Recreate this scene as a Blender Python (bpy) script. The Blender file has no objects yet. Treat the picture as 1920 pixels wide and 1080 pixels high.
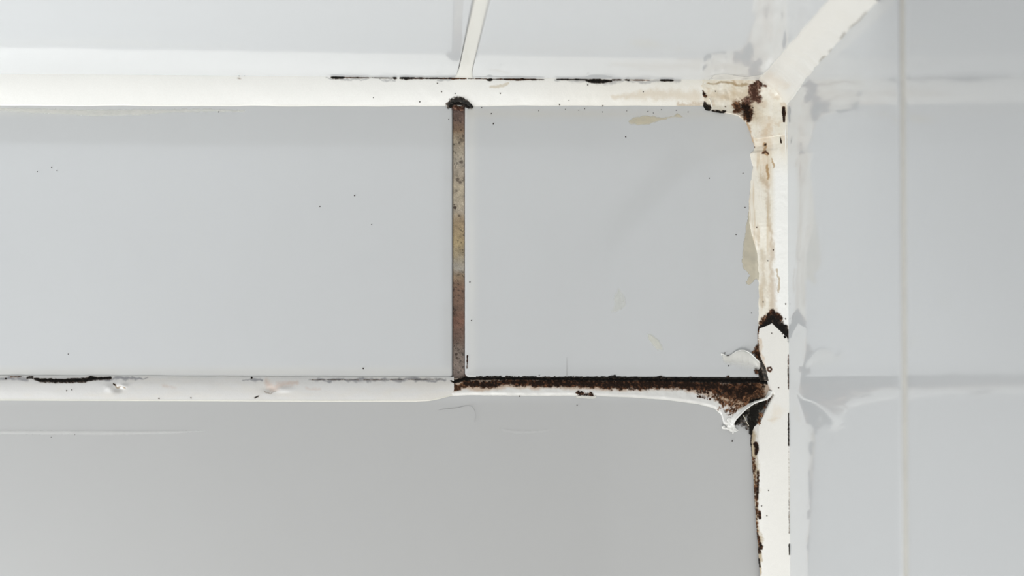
import bpy, math, random
import numpy as np

# ---------------------------------------------------------------- camera, world, light
S = 0.00018            # metres per wall pixel (a tile is about 10 cm high)
X0, Y0, D = 690.0, 930.0, 3000.0
Z0 = 1.2
scene = bpy.context.scene
COL = scene.collection

def W(wx, wy, h):
    return ((wx - 960) * S, -h * S, Z0 + (540 - wy) * S)

cam_d = bpy.data.cameras.new('camera')
cam = bpy.data.objects.new('camera', cam_d)
COL.objects.link(cam)
cam.location = W(X0, Y0, D)
cam.rotation_euler = (math.pi / 2, 0, 0)
cam_d.sensor_width = 36
cam_d.lens = 36 * D / 1920
cam_d.shift_x = (960 - X0) / 1920
cam_d.shift_y = (Y0 - 540) / 1920
cam_d.clip_start = 0.01
cam_d.dof.use_dof = True
cam_d.dof.focus_distance = (D - 8) * S
cam_d.dof.aperture_fstop = 9.0
scene.camera = cam

scene.view_settings.view_transform = 'Standard'
scene.view_settings.look = 'None'
scene.view_settings.gamma = 1
scene.view_settings.exposure = 0.03
scene.view_settings.use_curve_mapping = False

world = bpy.data.worlds.new('room_light'); scene.world = world
world.use_nodes = True
nt = world.node_tree; nt.nodes.clear()
wo = nt.nodes.new('ShaderNodeOutputWorld'); bg = nt.nodes.new('ShaderNodeBackground')
tc = nt.nodes.new('ShaderNodeTexCoord'); sp = nt.nodes.new('ShaderNodeSeparateXYZ')
nt.links.new(tc.outputs['Generated'], sp.inputs[0])
def mr(tree, src, a, b, c, d):
    m = tree.nodes.new('ShaderNodeMapRange'); m.interpolation_type = 'SMOOTHSTEP'
    tree.links.new(src, m.inputs[0])
    for i, v in zip((1, 2, 3, 4), (a, b, c, d)): m.inputs[i].default_value = v
    return m.outputs[0]
def mth(tree, op, a, b):
    m = tree.nodes.new('ShaderNodeMath'); m.operation = op
    for i, v in enumerate((a, b)):
        if isinstance(v, (int, float)): m.inputs[i].default_value = v
        else: tree.links.new(v, m.inputs[i])
    return m.outputs[0]
up = mr(nt, sp.outputs[2], 0.015, 0.075, 0.0, 1.0)      # added bright band behind the camera, lifts the upper tiles' reflection
up2 = mr(nt, sp.outputs[2], 0.25, 0.33, 1.0, 0.0)
left = mr(nt, sp.outputs[0], 0.26, -0.26, 0.5, 1.0)    # window side
left = mth(nt, 'MULTIPLY', left, mr(nt, sp.outputs[0], -0.45, -0.32, 0.0, 1.0))
left = mth(nt, 'MULTIPLY', left, mr(nt, sp.outputs[0], 0.40, 0.28, 0.0, 1.0))
left = mth(nt, 'MULTIPLY', left, mth(nt, 'LESS_THAN', sp.outputs[1], 0.0))
lobe = mth(nt, 'MULTIPLY', mth(nt, 'MULTIPLY', mth(nt, 'MULTIPLY', up, up2), left), 1.85)
mixc = nt.nodes.new('ShaderNodeMix'); mixc.data_type = 'RGBA'
mixc.inputs[6].default_value = (0.40, 0.385, 0.37, 1); mixc.inputs[7].default_value = (0.93, 0.985, 1.04, 1)
frac = mth(nt, 'DIVIDE', lobe, 1.85)
nt.links.new(frac, mixc.inputs[0])
nt.links.new(mixc.outputs[2], bg.inputs['Color'])
nt.links.new(mth(nt, 'ADD', lobe, 0.14), bg.inputs['Strength'])
nt.links.new(bg.outputs[0], wo.inputs[0])

def area(name, loc, target, sx, sy, power, color):
    l = bpy.data.lights.new(name, 'AREA'); l.shape = 'RECTANGLE'; l.size = sx; l.size_y = sy
    l.energy = power; l.color = color
    o = bpy.data.objects.new(name, l); COL.objects.link(o); o.location = loc
    import mathutils
    o.rotation_euler = (mathutils.Vector(target) - mathutils.Vector(loc)).to_track_quat('-Z', 'Y').to_euler()
    return o
area('window_and_fill_light', (-0.34, -0.17, 0.76), (0.02, -0.02, 1.22), 0.30, 0.24, 1.28, (0.97, 0.99, 1.0))
area('window_and_fill_light', (-0.40, -0.05, 0.95), (0.02, -0.02, 1.22), 0.12, 0.10, 0.95, (0.93, 0.97, 1.0))  # small added fill close on the left, not a window of its own
area('window_and_fill_light', (-0.32, -0.25, 1.10), (0.02, -0.02, 1.22), 0.10, 0.08, 0.15, (0.93, 0.97, 1.0))  # weak added fill that strengthens the brightening towards the left
area('front_fill_light', (-0.05, -0.45, 0.75), (0.02, -0.02, 1.22), 0.30, 0.24, 1.75, (1.0, 0.985, 0.96))  # added fill from low in front, stands for no actual lamp

# ---------------------------------------------------------------- noise and paint helpers
def _hash(ix, iy, seed):
    n = (ix * 374761393 + iy * 668265263 + seed * 1442695041) & 0xFFFFFFFF
    n = ((n ^ (n >> 13)) * 1274126177) & 0xFFFFFFFF
    n = n ^ (n >> 16)
    return (n & 0xFFFF) / 65535.0
def vnoise(x, y, seed=0):
    x = np.asarray(x, float); y = np.asarray(y, float)
    ix = np.floor(x).astype(np.int64); iy = np.floor(y).astype(np.int64)
    fx = x - ix; fy = y - iy
    fx = fx * fx * (3 - 2 * fx); fy = fy * fy * (3 - 2 * fy)
    a = _hash(ix, iy, seed); b = _hash(ix + 1, iy, seed); c = _hash(ix, iy + 1, seed); d = _hash(ix + 1, iy + 1, seed)
    return (a * (1 - fx) + b * fx) * (1 - fy) + (c * (1 - fx) + d * fx) * fy
def fbm(x, y, sc, seed=0, octv=4):
    v = 0; a = 0.5; t = 0
    for i in range(octv):
        v = v + a * vnoise(x / sc + 17.3 * i, y / sc - 9.1 * i, seed + i); t += a; a *= 0.55; sc *= 0.5
    return v / t
def sst(x, a, b):
    t = np.clip((x - a) / (b - a), 0, 1); return t * t * (3 - 2 * t)
def lin(pts):
    xs = [p[0] for p in pts]; ys = [p[1] for p in pts]
    return lambda x: np.interp(x, xs, ys)

def stroke(sx, sy, pts):
    """1 on the line falling to 0 at its radius; pts (x, y, r)."""
    best = np.full(np.shape(sx), -9.0)
    if len(pts) == 1: pts = [pts[0], pts[0]]
    for (x1, y1, r1), (x2, y2, r2) in zip(pts[:-1], pts[1:]):
        dx, dy = x2 - x1, y2 - y1; L = dx * dx + dy * dy + 1e-9
        t = np.clip(((sx - x1) * dx + (sy - y1) * dy) / L, 0, 1)
        d = np.hypot(sx - x1 - t * dx, sy - y1 - t * dy)
        best = np.maximum(best, 1 - d / (r1 + t * (r2 - r1)))
    return best

TONES = {  # two colours each, mixed by noise (linear)
    'black': ((0.008, 0.007, 0.006), (0.05, 0.036, 0.027)),
    'brown': ((0.016, 0.009, 0.006), (0.13, 0.058, 0.030)),
    'rust':  ((0.05, 0.024, 0.013), (0.27, 0.135, 0.07)),
    'grey':  ((0.035, 0.033, 0.030), (0.17, 0.14, 0.115)),
    'cavity': ((0.012, 0.011, 0.009), (0.12, 0.11, 0.09)),
    'plum':  ((0.06, 0.028, 0.018), (0.24, 0.14, 0.10)),
    'ochre': ((0.33, 0.19, 0.07), (0.50, 0.33, 0.17)),
}
def prim(tone, pts, group=0, s=1.0, amp=1.0, sc=5.0):
    return dict(tone=tone, pts=pts, group=group, s=s, amp=amp, sc=sc)

def fuzz(dens, c, sx, sy, thr, seed):
    """opacity: growth thins out to speckles at its rim"""
    sp_ = fbm(sx, sy, 2.4, seed + 61, 2) - .5
    al = sst(dens + .55 * sp_, thr - .22, thr + .28)
    return np.concatenate([c, al[..., None]], -1)
def mould_field(sx, sy, prims, seed=3):
    dens = np.full(sx.shape, -9.0); grp = np.zeros(sx.shape, int); c = np.zeros(sx.shape + (3,))
    nf = fbm(sx, sy, 3.0, seed + 50, 3); fg = fbm(sx, sy, 1.9, seed + 150, 2)
    for i, p in enumerate(prims):
        m = stroke(sx, sy, p['pts'])
        n = fbm(sx, sy, p['sc'], seed + 7 * i, 4)
        v = m * p['s'] + (n - 0.5) * 1.5 * p['amp'] + (fg - 0.5) * 0.55 * p['amp']
        v = np.where(m > -0.35, v, -9)
        a, b = TONES[p['tone']]
        k = sst(nf + 0.25 * (fbm(sx, sy, 14.0, seed + i + 90, 2) - .5) - 0.35 * (v - 0.3), 0.25, 0.72)[..., None]
        cc = np.array(a) * (1 - k) + np.array(b) * k
        w = v > dens
        dens = np.where(w, v, dens); grp = np.where(w, p['group'], grp)
        c = np.where(w[..., None], cc, c)
    return dens, grp, c

def stain(col, sx, sy, color, pts, k, soft=1.0, sc=12.0, seed=5, amp=0.5):
    wx_ = sx + 11 * (fbm(sx, sy, 22, seed + 11, 3) - .5) + 4 * (fbm(sx, sy, 6, seed + 12, 2) - .5)
    wy_ = sy + 11 * (fbm(sx, sy, 22, seed + 13, 3) - .5) + 4 * (fbm(sx, sy, 6, seed + 14, 2) - .5)
    m = stroke(wx_, wy_, pts)
    m = sst(m + (fbm(sx, sy * .6, sc, seed) - 0.5) * amp * 1.6 + (fbm(sx, sy, 2.5, seed + 5, 2) - .5) * .4, -0.1, soft)[..., None] * k
    return col * (1 - m) + np.array(color) * m

# ---------------------------------------------------------------- materials
def new_mat(name):
    m = bpy.data.materials.new(name); m.use_nodes = True
    t = m.node_tree; b = t.nodes['Principled BSDF']
    return m, t, b
def add_bump(t, b, scale, dist, strength=1.0, detail=3):
    tcn = t.nodes.new('ShaderNodeTexCoord'); n = t.nodes.new('ShaderNodeTexNoise'); bp = t.nodes.new('ShaderNodeBump')
    n.inputs['Scale'].default_value = scale; n.inputs['Detail'].default_value = detail
    bp.inputs['Distance'].default_value = dist; bp.inputs['Strength'].default_value = strength
    t.links.new(tcn.outputs['Object'], n.inputs['Vector']); t.links.new(n.outputs[0], bp.inputs['Height'])
    t.links.new(bp.outputs[0], b.inputs['Normal'])
    return n
def attr_color(t, b, fine=0.0, scale=3000):
    a = t.nodes.new('ShaderNodeVertexColor'); a.layer_name = 'Col'
    if fine:
        tcn = t.nodes.new('ShaderNodeTexCoord'); n = t.nodes.new('ShaderNodeTexNoise'); n.inputs['Scale'].default_value = scale
        n.inputs['Detail'].default_value = 2
        mrn = t.nodes.new('ShaderNodeMapRange'); mrn.inputs[1].default_value = 0.3; mrn.inputs[2].default_value = 0.7
        mrn.inputs[3].default_value = 1 - fine; mrn.inputs[4].default_value = 1 + fine
        t.links.new(tcn.outputs['Object'], n.inputs['Vector']); t.links.new(n.outputs[0], mrn.inputs[0])
        mx = t.nodes.new('ShaderNodeVectorMath'); mx.operation = 'SCALE'
        t.links.new(a.outputs[0], mx.inputs[0]); t.links.new(mrn.outputs[0], mx.inputs['Scale'])
        t.links.new(mx.outputs[0], b.inputs['Base Color'])
    else:
        t.links.new(a.outputs[0], b.inputs['Base Color'])
    return a

M_TILE, t, b = new_mat('white_glaze'); attr_color(t, b)
b.inputs['Roughness'].default_value = 0.07; b.inputs['IOR'].default_value = 1.5
add_bump(t, b, 45, 0.00006, 1.0, 1)
M_SIL, t, b = new_mat('silicone'); attr_color(t, b, 0.02)
b.inputs['Roughness'].default_value = 0.28; b.inputs['IOR'].default_value = 1.5
add_bump(t, b, 420, 0.00008, 0.8, 3)
M_MOULD, t, b = new_mat('mould'); a = attr_color(t, b, 0.35, 5200); t.links.new(a.outputs['Alpha'], b.inputs['Alpha'])
b.inputs['Roughness'].default_value = 0.85; b.inputs['Specular IOR Level'].default_value = 0.12
add_bump(t, b, 2600, 0.0002, 1.0, 3)
M_GROUT, t, b = new_mat('grout'); attr_color(t, b, 0.18, 4200)
b.inputs['Roughness'].default_value = 0.75
add_bump(t, b, 1800, 0.0002, 1.0, 3)
M_BOARD, t, b = new_mat('cement_board'); b.inputs['Base Color'].default_value = (0.5, 0.49, 0.46, 1)
b.inputs['Roughness'].default_value = 0.9; add_bump(t, b, 300, 0.0003)
M_SPECK, t, b = new_mat('dark_speck'); b.inputs['Base Color'].default_value = (0.05, 0.04, 0.035, 1); b.inputs['Roughness'].default_value = 0.8
add_bump(t, b, 2000, 0.0001)
M_HAIR, t, b = new_mat('hair'); b.inputs['Base Color'].default_value = (0.42, 0.41, 0.41, 1)
add_bump(t, b, 3000, 0.00002)
M_FILM, t, b = new_mat('silicone_film')     # thin translucent skin: opacity from the colour's alpha
a = attr_color(t, b, 0.02); b.inputs['Roughness'].default_value = 0.35
t.links.new(a.outputs['Alpha'], b.inputs['Alpha'])
add_bump(t, b, 500, 0.00008, 0.8)

# ---------------------------------------------------------------- mesh helpers
def mesh_obj(name, verts, faces, mat, parent=None, cols=None, smooth=True):
    me = bpy.data.meshes.new(name)
    v = np.asarray(verts, dtype=np.float32).reshape(-1, 3); f = np.asarray(faces, dtype=np.int32)
    me.vertices.add(len(v)); me.vertices.foreach_set('co', v.ravel())
    nf, k = f.shape
    me.loops.add(nf * k); me.loops.foreach_set('vertex_index', f.ravel())
    me.polygons.add(nf); me.polygons.foreach_set('loop_start', np.arange(0, nf * k, k, dtype=np.int32))
    try: me.polygons.foreach_set('loop_total', np.full(nf, k, dtype=np.int32))
    except Exception: pass
    me.update(calc_edges=True)
    me.polygons.foreach_set('use_smooth', np.full(nf, smooth))
    if cols is not None:
        c = np.ones((len(v), 4), np.float32); cc = np.asarray(cols, np.float32).reshape(len(v), -1); c[:, :cc.shape[1]] = cc
        a = me.color_attributes.new('Col', 'FLOAT_COLOR', 'POINT'); a.data.foreach_set('color', c.ravel())
    me.materials.append(mat)
    me.validate()
    o = bpy.data.objects.new(name, me); COL.objects.link(o)
    if parent is not None: o.parent = parent
    return o

def to_world(wx, wy, h):
    return np.stack([(wx - 960) * S, -h * S, Z0 + (540 - wy) * S], -1)
def seen(wx, wy, h):
    k = D / (D - h); return X0 + (wx - X0) * k, Y0 + (wy - Y0) * k

def grid_faces(m, n, flip=False, mask=None):
    i, j = np.meshgrid(np.arange(m - 1), np.arange(n - 1), indexing='ij')
    a = i * n + j
    f = np.stack([a, a + 1, a + n + 1, a + n], -1) if not flip else np.stack([a, a + n, a + n + 1, a + 1], -1)
    if mask is not None: f = f[mask]
    return f.reshape(-1, 4)

def grid_obj(name, wx, wy, h, cols, mat, parent=None, flip=False, mask=None):
    m, n = wx.shape
    f = grid_faces(m, n, flip, mask)
    used = np.unique(f); remap = np.full(m * n, -1); remap[used] = np.arange(len(used))
    v = to_world(wx, wy, h).reshape(-1, 3)[used]
    c = np.asarray(cols).reshape(m * n, -1)[used]
    return mesh_obj(name, v, remap[f], mat, parent, c)

def normals(wx, wy, h):
    P = np.stack([wx, wy, h], -1)
    du = np.gradient(P, axis=0); dv = np.gradient(P, axis=1)
    n = np.cross(du, dv); n /= np.linalg.norm(n, axis=-1, keepdims=True) + 1e-9
    return n

def top(o, label, cat, group=None):
    o['label'] = label; o['category'] = cat
    if group: o['group'] = group
    return o
def struct(o): o['kind'] = 'structure'; return o

def mould_children(parent, wx, wy, h, prims, flip, thr=0.32, lift=0.5, out=(0, 0, 1), seed=3, thick=1.2, names=None, halo=0.7):
    """crusty patches standing slightly proud of the surface they grow on"""
    sx, sy = seen(wx, wy, h)
    dens, grp, c = mould_field(sx, sy, prims, seed)
    nn = normals(wx, wy, h)
    s = np.sign(np.sum(nn * np.array(out), -1, keepdims=True)); s[s == 0] = 1
    nn = nn * s
    e = lift + thick * np.clip(dens - thr, 0, 0.6) * (0.4 + 1.2 * fbm(sx, sy, 3.0, seed + 33, 2))
    x2, y2, h2 = wx + nn[..., 0] * e, wy + nn[..., 1] * e, h + nn[..., 2] * e
    fd = (dens[:-1, :-1] + dens[1:, 1:] + dens[1:, :-1] + dens[:-1, 1:]) / 4
    if parent is not None:      # the stained rim where the growth thins out, in the bead itself
        at = parent.data.color_attributes['Col'].data
        buf = np.empty(len(at) * 4, np.float32); at.foreach_get('color', buf); buf = buf.reshape(-1, 4)
        if len(buf) == dens.size:
            d_ = dens.reshape(-1); k = (sst(d_, thr - 0.50, thr + .05) * (0.25 + 0.75 * sst(fbm(sx, sy, 2.6, seed + 77, 2), .35, .65).reshape(-1)) * halo)[:, None]
            cc = c.reshape(-1, 3) * 0.6 + np.array((.19, .125, .075))
            buf[:, :3] = buf[:, :3] * (1 - k) + cc * k; at.foreach_set('color', buf.ravel())
    fg = grp[:-1, :-1]
    outl = []
    for g in sorted(set(p['group'] for p in prims)):
        mk = (fd > thr - .3) & (fg == g)
        if mk.sum() < 4: continue
        outl.append(grid_obj((names or {}).get(g, 'mould_patch'), x2, y2, h2, fuzz(dens, c, sx, sy, thr, seed), M_MOULD, parent, flip, mk))
    return outl

# ---------------------------------------------------------------- the planes of the corner
def yc(x): return 143.5 + 0.0083 * np.asarray(x, float)          # ceiling line on the back wall
def xc(y): return 1464.0 + 0.0062 * (np.asarray(y, float) - 200)  # right wall line on the back wall
HC = 43.0    # how far the corner bead reaches out along the right wall

TILE = np.array((0.590, 0.598, 0.598))
HAZE = np.array((0.66, 0.65, 0.61))

def spaced(a, b, step):
    e = [0, .4, .9, 1.5, 2.2, 3, 4, 5.2, 6.5, 8, 10, 12.5, 16, 20]
    L = b - a; n = max(2, int((L - 40) / step))
    mid = np.linspace(20, L - 20, n + 1)[1:-1]
    return a + np.concatenate([e, mid, L - np.array(e)[::-1]])

def tile(parent, plane, u0, u1, v0, v1, paint=None, step=7.0, corner=9.0, r=4.0, tilt=None, label=None, base=TILE):
    u = spaced(u0, u1, step); v = spaced(v0, v1, step)
    U, V = np.meshgrid(u, v, indexing='ij')
    cx, cy = (u0 + u1) / 2, (v0 + v1) / 2
    qx = np.abs(U - cx) - (u1 - u0) / 2 + corner; qy = np.abs(V - cy) - (v1 - v0) / 2 + corner
    s = corner - (np.hypot(np.maximum(qx, 0), np.maximum(qy, 0)) + np.minimum(np.maximum(qx, qy), 0))
    n = np.where(s >= r, 0, -r + np.sqrt(np.maximum(0, r * r - (r - np.clip(s, 0, r)) ** 2)))
    n = n - 0.7 * np.clip(1 - s / 26, 0, 1) ** 2
    n = np.where(s <= 0.02, -11.0, n)
    if tilt: n = n + tilt[0] * (U - u0) + tilt[1] * (V - v0)
    if plane == 'back': wx, wy, h, fl = U, V, n, False
    elif plane == 'ceiling': wx, wy, h, fl = U, yc(U) + n, V, True
    else: wx, wy, h, fl = xc(V) - n, V, U, True
    col = np.ones(U.shape + (3,)) * base
    if paint is not None: col = paint(col, *seen(wx, wy, h))
    o = grid_obj('glazed_tile', wx, wy, h, col, M_TILE, parent, fl)
    if label: o['label'] = label
    return o

def slab(name, p0, p1, mat):
    """closed box between two corners given in wall pixels"""
    a = np.array(W(*p0)); b = np.array(W(*p1))
    vs = [(x, y, z) for x in (a[0], b[0]) for y in (a[1], b[1]) for z in (a[2], b[2])]
    fs = [(0, 1, 3, 2), (4, 6, 7, 5), (0, 4, 5, 1), (2, 3, 7, 6), (0, 2, 6, 4), (1, 5, 7, 3)]
    return mesh_obj(name, vs, fs, mat, smooth=False)

# backing boards
wall_back = struct(slab('wall_back', (-760, 20, -12), (1560, 1420, -90), M_BOARD))
wall_right = struct(slab('wall_right', (1482, 20, -12), (1560, 1420, 2300), M_BOARD))
ceiling = struct(slab('ceiling', (-760, 20, -12), (1482, 125, 590), M_BOARD))

# ---- back wall tiles
def paint_a(col, sx, sy):
    k = np.exp(-((sy - 697) / 9.0) ** 2) * (0.55 + 0.7 * (fbm(sx, sy, 90, 4) - .3)) * 0.75
    k = np.clip(k, 0, 1)[..., None]; col = col * (1 - k) + HAZE * 1.02 * k
    k = (np.exp(-((sy - 208) / 8.0) ** 2) * sst(-sx, -420, -50) * 0.5)[..., None]; col = col * (1 - k) + HAZE * 1.05 * k
    k = (np.exp(-((sx - 838) / 10.0) ** 2) * 0.30 * fbm(sx, sy, 50, 9) * sst(sy, 200, 260))[..., None]; col = col * (1 - k) + np.array((0.45, .44, .42)) * k
    return col * (1 + 0.02 * (fbm(sx, sy, 120, 21)[..., None] - .5))
def paint_b(col, sx, sy):
    k = (np.exp(-((sx - 884) / 9.0) ** 2) * (0.4 + fbm(sx, sy, 40, 6)) * 0.5)[..., None]; col = col * (1 - k) + HAZE * 1.04 * k
    k = (np.exp(-((sy - 213) / 9.0) ** 2) * (0.3 + fbm(sx, sy, 60, 8)) * 0.45)[..., None]; col = col * (1 - k) + np.array((0.62, .59, .52)) * k
    return col * (1 + 0.03 * (fbm(sx, sy, 120, 22)[..., None] - .5))
def paint_c(col, sx, sy):
    return col * (1 + 0.02 * (fbm(sx, sy, 140, 23)[..., None] - .5))
tile(wall_back, 'back', -740, 848.5, 152, 710, paint_a, label='wide glazed tile on the window side of the brown joint')
tile(wall_back, 'back', 871.5, 1474, 152, 707.5, paint_b, label='cut glazed tile between the brown joint and the corner bead')
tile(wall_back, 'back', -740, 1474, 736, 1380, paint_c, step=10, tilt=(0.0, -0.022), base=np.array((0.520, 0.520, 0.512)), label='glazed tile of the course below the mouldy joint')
# ---- right wall and ceiling tiles
def paint_r(col, sx, sy):
    return col * (1 + 0.02 * (fbm(sx, sy, 150, 31)[..., None] - .5))
tile(wall_right, 'right', -6, 662, 145, 1380, paint_r, step=10, label='tall glazed side tile next to the corner')
tile(wall_right, 'right', 688, 2200, 145, 1380, paint_r, step=14, label='tall glazed side tile nearer the viewer')
tile(ceiling, 'ceiling', -740, 857, -6, 580, paint_r, step=10, corner=14)
tile(ceiling, 'ceiling', 880, 1474, -6, 580, paint_r, step=10, corner=14)

# pale grout of the right wall and the ceiling (parts of their planes)
def grout_strip(parent, plane, u0, u1, v0, v1, depth, color, name='grout_line', du=3.0, dv=4.0, label=None):
    U, V = np.meshgrid(np.arange(u0, u1 + .1, du), np.arange(v0, v1 + .1, dv), indexing='ij')
    n = -depth - 1.5 * np.clip(1 - np.minimum(U - u0, u1 - U) / 4, 0, 1) * 0 + 1.0 * (fbm(U, V, 18, 3) - .5)
    if plane == 'ceiling': wx, wy, h = U, yc(U) + n, V
    else: wx, wy, h = xc(V) - n, V, U
    col = np.ones(U.shape + (3,)) * color * (1 + 0.12 * (fbm(U, V, 40, 5)[..., None] - .5))
    o = grid_obj(name, wx, wy, h, col, M_GROUT, parent, True)
    if label: o['label'] = label
    return o
grout_strip(wall_right, 'right', 661, 689, 140, 1380, 3.5, np.array((0.57, 0.55, 0.50)), label='pale vertical grout line on the side wall')
# the ceiling joint: smooth cream silicone flaring where it meets the bead
V, T = np.meshgrid(np.arange(-2, 580, 3.0), np.linspace(-1, 1, 22), indexing='ij')
ctr = 868.5 - 0.0 * V; half = 12.0 + 13.0 * np.exp(-np.maximum(V, 0) / 26.0)
U = ctr + T * half
nn_ = 0.6 * (1 - T ** 2) - 0.9 * (np.abs(T) > 0.99) + 0.25
col = np.ones(U.shape + (3,)) * np.array((0.70, 0.685, 0.63)) * (1 - 0.25 * sst(np.abs(T), 0.82, 1.0))[..., None]
o = grid_obj('grout_line', U, yc(U) + nn_, V, col, M_SIL, ceiling, False)
o['label'] = 'cream filled joint between the two ceiling tiles'

# ---------------------------------------------------------------- brown vertical joint
gy = np.arange(188, 716, 1.0); gx = np.arange(845.5, 875, 0.75)
U, V = np.meshgrid(gx, gy, indexing='ij')
keys = [(188, (.05, .035, .03)), (205, (.10, .065, .055)), (228, (.12, .075, .055)), (246, (.17, .11, .065)), (262, (.27, .22, .155)), (300, (.31, .27, .21)),
        (330, (.29, .24, .18)), (350, (.33, .28, .20)), (395, (.34, .29, .22)), (415, (.27, .20, .12)), (455, (.30, .23, .125)), (478, (.27, .22, .14)), (500, (.33, .30, .25)),
        (515, (.22, .16, .10)), (540, (.17, .10, .065)), (575, (.13, .08, .055)), (600, (.15, .075, .05)), (640, (.12, .08, .06)), (660, (.19, .15, .12)), (700, (.19, .15, .125)), (716, (.10, .07, .05))]
ky = [k[0] for k in keys]
vv = V + 14 * (fbm(U, V, 12, 41) - .5)
c = np.stack([np.interp(vv, ky, [k[1][i] for k in keys]) for i in range(3)], -1)
c *= np.array((1.25, 1.25, 1.27)) * (0.66 + 0.68 * fbm(U, V, 9, 42))[..., None]
c = c * (1 - 0.6 * sst(fbm(U, V, 4.5, 43, 3), 0.62, 0.74)[..., None] * sst(fbm(U, V, 40, 44, 2), .35, .6)[..., None])
for (x, y, r, k) in [(865, 303, 5, .7), (858, 336, 5, .7), (863, 341, 4, .7), (853, 389, 4.5, .95), (852, 383, 2, .8), (862, 266, 3, .7), (866, 262, 6, .5), (861, 404, 3, .7), (856, 664, 4, .9), (857, 671, 3, .8), (861, 672, 2, .7), (853, 590, 6, .4), (856, 358, 3, .5)]:
    m = sst(stroke(U, V, [(x, y, r)]) + .5 * (fbm(U, V, 4, 45) - .5), 0.05, .5)[..., None] * k
    c = c * (1 - m) + np.array((.05, .03, .02)) * m
# dark mould seams down both edges, with tile edge shadow painted in
e1 = sst(851.0 - U, 0, 1.6) * 0.9; e2 = sst(U - 869.3, 0, 1.6) * (0.45 + .5 * fbm(U, V, 7, 46))
c = c * (1 - e1[..., None]) + np.array((.012, .008, .007)) * e1[..., None]
c = c * (1 - e2[..., None]) + np.array((.035, .012, .008)) * e2[..., None]
h = -3.6 + 2.0 * (fbm(U, V, 7, 47) - .5)
g = grid_obj('grout_joint', U, V, h, c, M_GROUT)
top(g, 'brown stained vertical grout joint between the two upper wall tiles', 'grout')

# ---------------------------------------------------------------- silicone helpers
SIL = np.array((0.86, 0.85, 0.81)); CREAM = np.array((0.80, 0.755, 0.66)); TAN = np.array((0.62, 0.50, 0.36)); YEL = np.array((0.72, 0.66, 0.52))

def edge_lip(t_px, lip=1.4):
    return lip * np.clip(t_px / 0.9, -1, 1) 

# ---- ceiling bead -------------------------------------------------
HH = 18.0
ylow = lambda x: 199.0 + 1.2 * (fbm(x, 0 * x, 60, 61, 2) - .5) * 2
def h_H(wx, wy):
    yl = ylow(wx); t = np.clip((yl - wy) / (yl - yc(wx)), 0, 1)
    return HH * (0.55 * t + 0.45 * np.sin(t * math.pi / 2))
xs = np.concatenate([np.arange(-740, 560, 5.0), np.arange(560, 1320, 1.0)])
tt = np.linspace(0, 1, 54)
U, T = np.meshgrid(xs, tt, indexing='ij')
V = yc(U) - 0.3 + T * (ylow(U) - yc(U) + 0.3)
h = h_H(U, V) + edge_lip(ylow(U) - V + 0.001) + 0.9 * (fbm(U, V, 46, 62, 3) - .5)
h[:, -1] = -0.8
sx, sy = seen(U, V, h)
col = np.ones(U.shape + (3,)) * SIL
k = (sst(sx, 880, 1300) * (0.30 + 0.7 * fbm(sx, sy * 2, 70, 63)))[..., None] * 0.9; col = col * (1 - k) + CREAM * 1.0 * k
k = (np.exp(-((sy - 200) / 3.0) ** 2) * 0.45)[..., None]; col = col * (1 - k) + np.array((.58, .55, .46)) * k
col = stain(col, sx, sy, (.50, .40, .24), [(922, 163, 4), (950, 158, 3)], .5, 0.6, 8)
col = stain(col, sx, sy, (.62, .52, .38), [(1150, 182, 6), (1230, 178, 14), (1305, 180, 18)], .55, 1.0, 14)
col = stain(col, sx, sy, (.45, .33, .2), [(1270, 200, 7), (1315, 198, 12)], .6, 1.0, 5, amp=.9)
for pts in ([(612, 147, 2), (642, 149, 4), (690, 149, 2)], [(700, 148, 2), (740, 149, 4)], [(822, 148, 2), (840, 149, 4), (860, 149, 2)], [(1040, 149, 3), (1100, 152, 8), (1150, 153, 8), (1170, 151, 4)], [(1180, 154, 4), (1262, 152, 6), (1275, 152, 4)]):
    col = stain(col, sx, sy, (.22, .22, .23), pts, .55, 1.1, 14, amp=.3)
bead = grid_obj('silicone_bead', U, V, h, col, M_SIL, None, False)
top(bead, 'long white silicone bead along the ceiling line with broken black cracks', 'silicone bead')
pr = []
def line_seg(g, tone, x0, x1, r0, r1=None, dy=0.0, s=1.35, amp=1.0):
    r1 = r0 if r1 is None else r1
    r0, r1 = max(.9, r0 * .7), max(1.1, r1 * .8)
    f = lambda x: float(seen(np.array(x), yc(x), np.array(HH))[1]) + 1.6 + dy
    pr.append(prim(tone, [(x0, f(x0), r0), ((x0 + x1) / 2, f((x0 + x1) / 2), r1), (x1, f(x1), r0)], g, s, amp, 5))
line_seg(0, 'black', 621, 645, 2.6, 4.6); line_seg(0, 'brown', 640, 692, 1.8, 1.8)
line_seg(1, 'grey', 694, 736, 1.0, 1.0, amp=1); line_seg(1, 'black', 738, 743, 2.8, 3)
line_seg(2, 'black', 750, 776, 3.0, 4.6); line_seg(2, 'brown', 772, 852, 2.8, 2.0); line_seg(2, 'rust', 846, 874, 1.6, 2.2)
line_seg(3, 'brown', 878, 912, 1.3, 1.3); line_seg(3, 'black', 914, 923, 3.2, 4, 1.5)
line_seg(4, 'brown', 926, 1020, 1.6, 2.9, .5)
line_seg(5, 'black', 1044, 1100, 1.8, 2.0)
pr.append(prim('black', [(1099, 151, 2.5), (1112, 152, 4.5), (1130, 152.5, 4.8), (1146, 152, 2.2)], 5, 1.4, .7))
line_seg(6, 'brown', 1148, 1164, 2.2, 1.6); line_seg(6, 'black', 1172, 1180, 2.4, 2.8); line_seg(6, 'rust', 1182, 1218, 1.2, 1.6)
line_seg(7, 'black', 1238, 1262, 2.4, 3.6)
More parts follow.
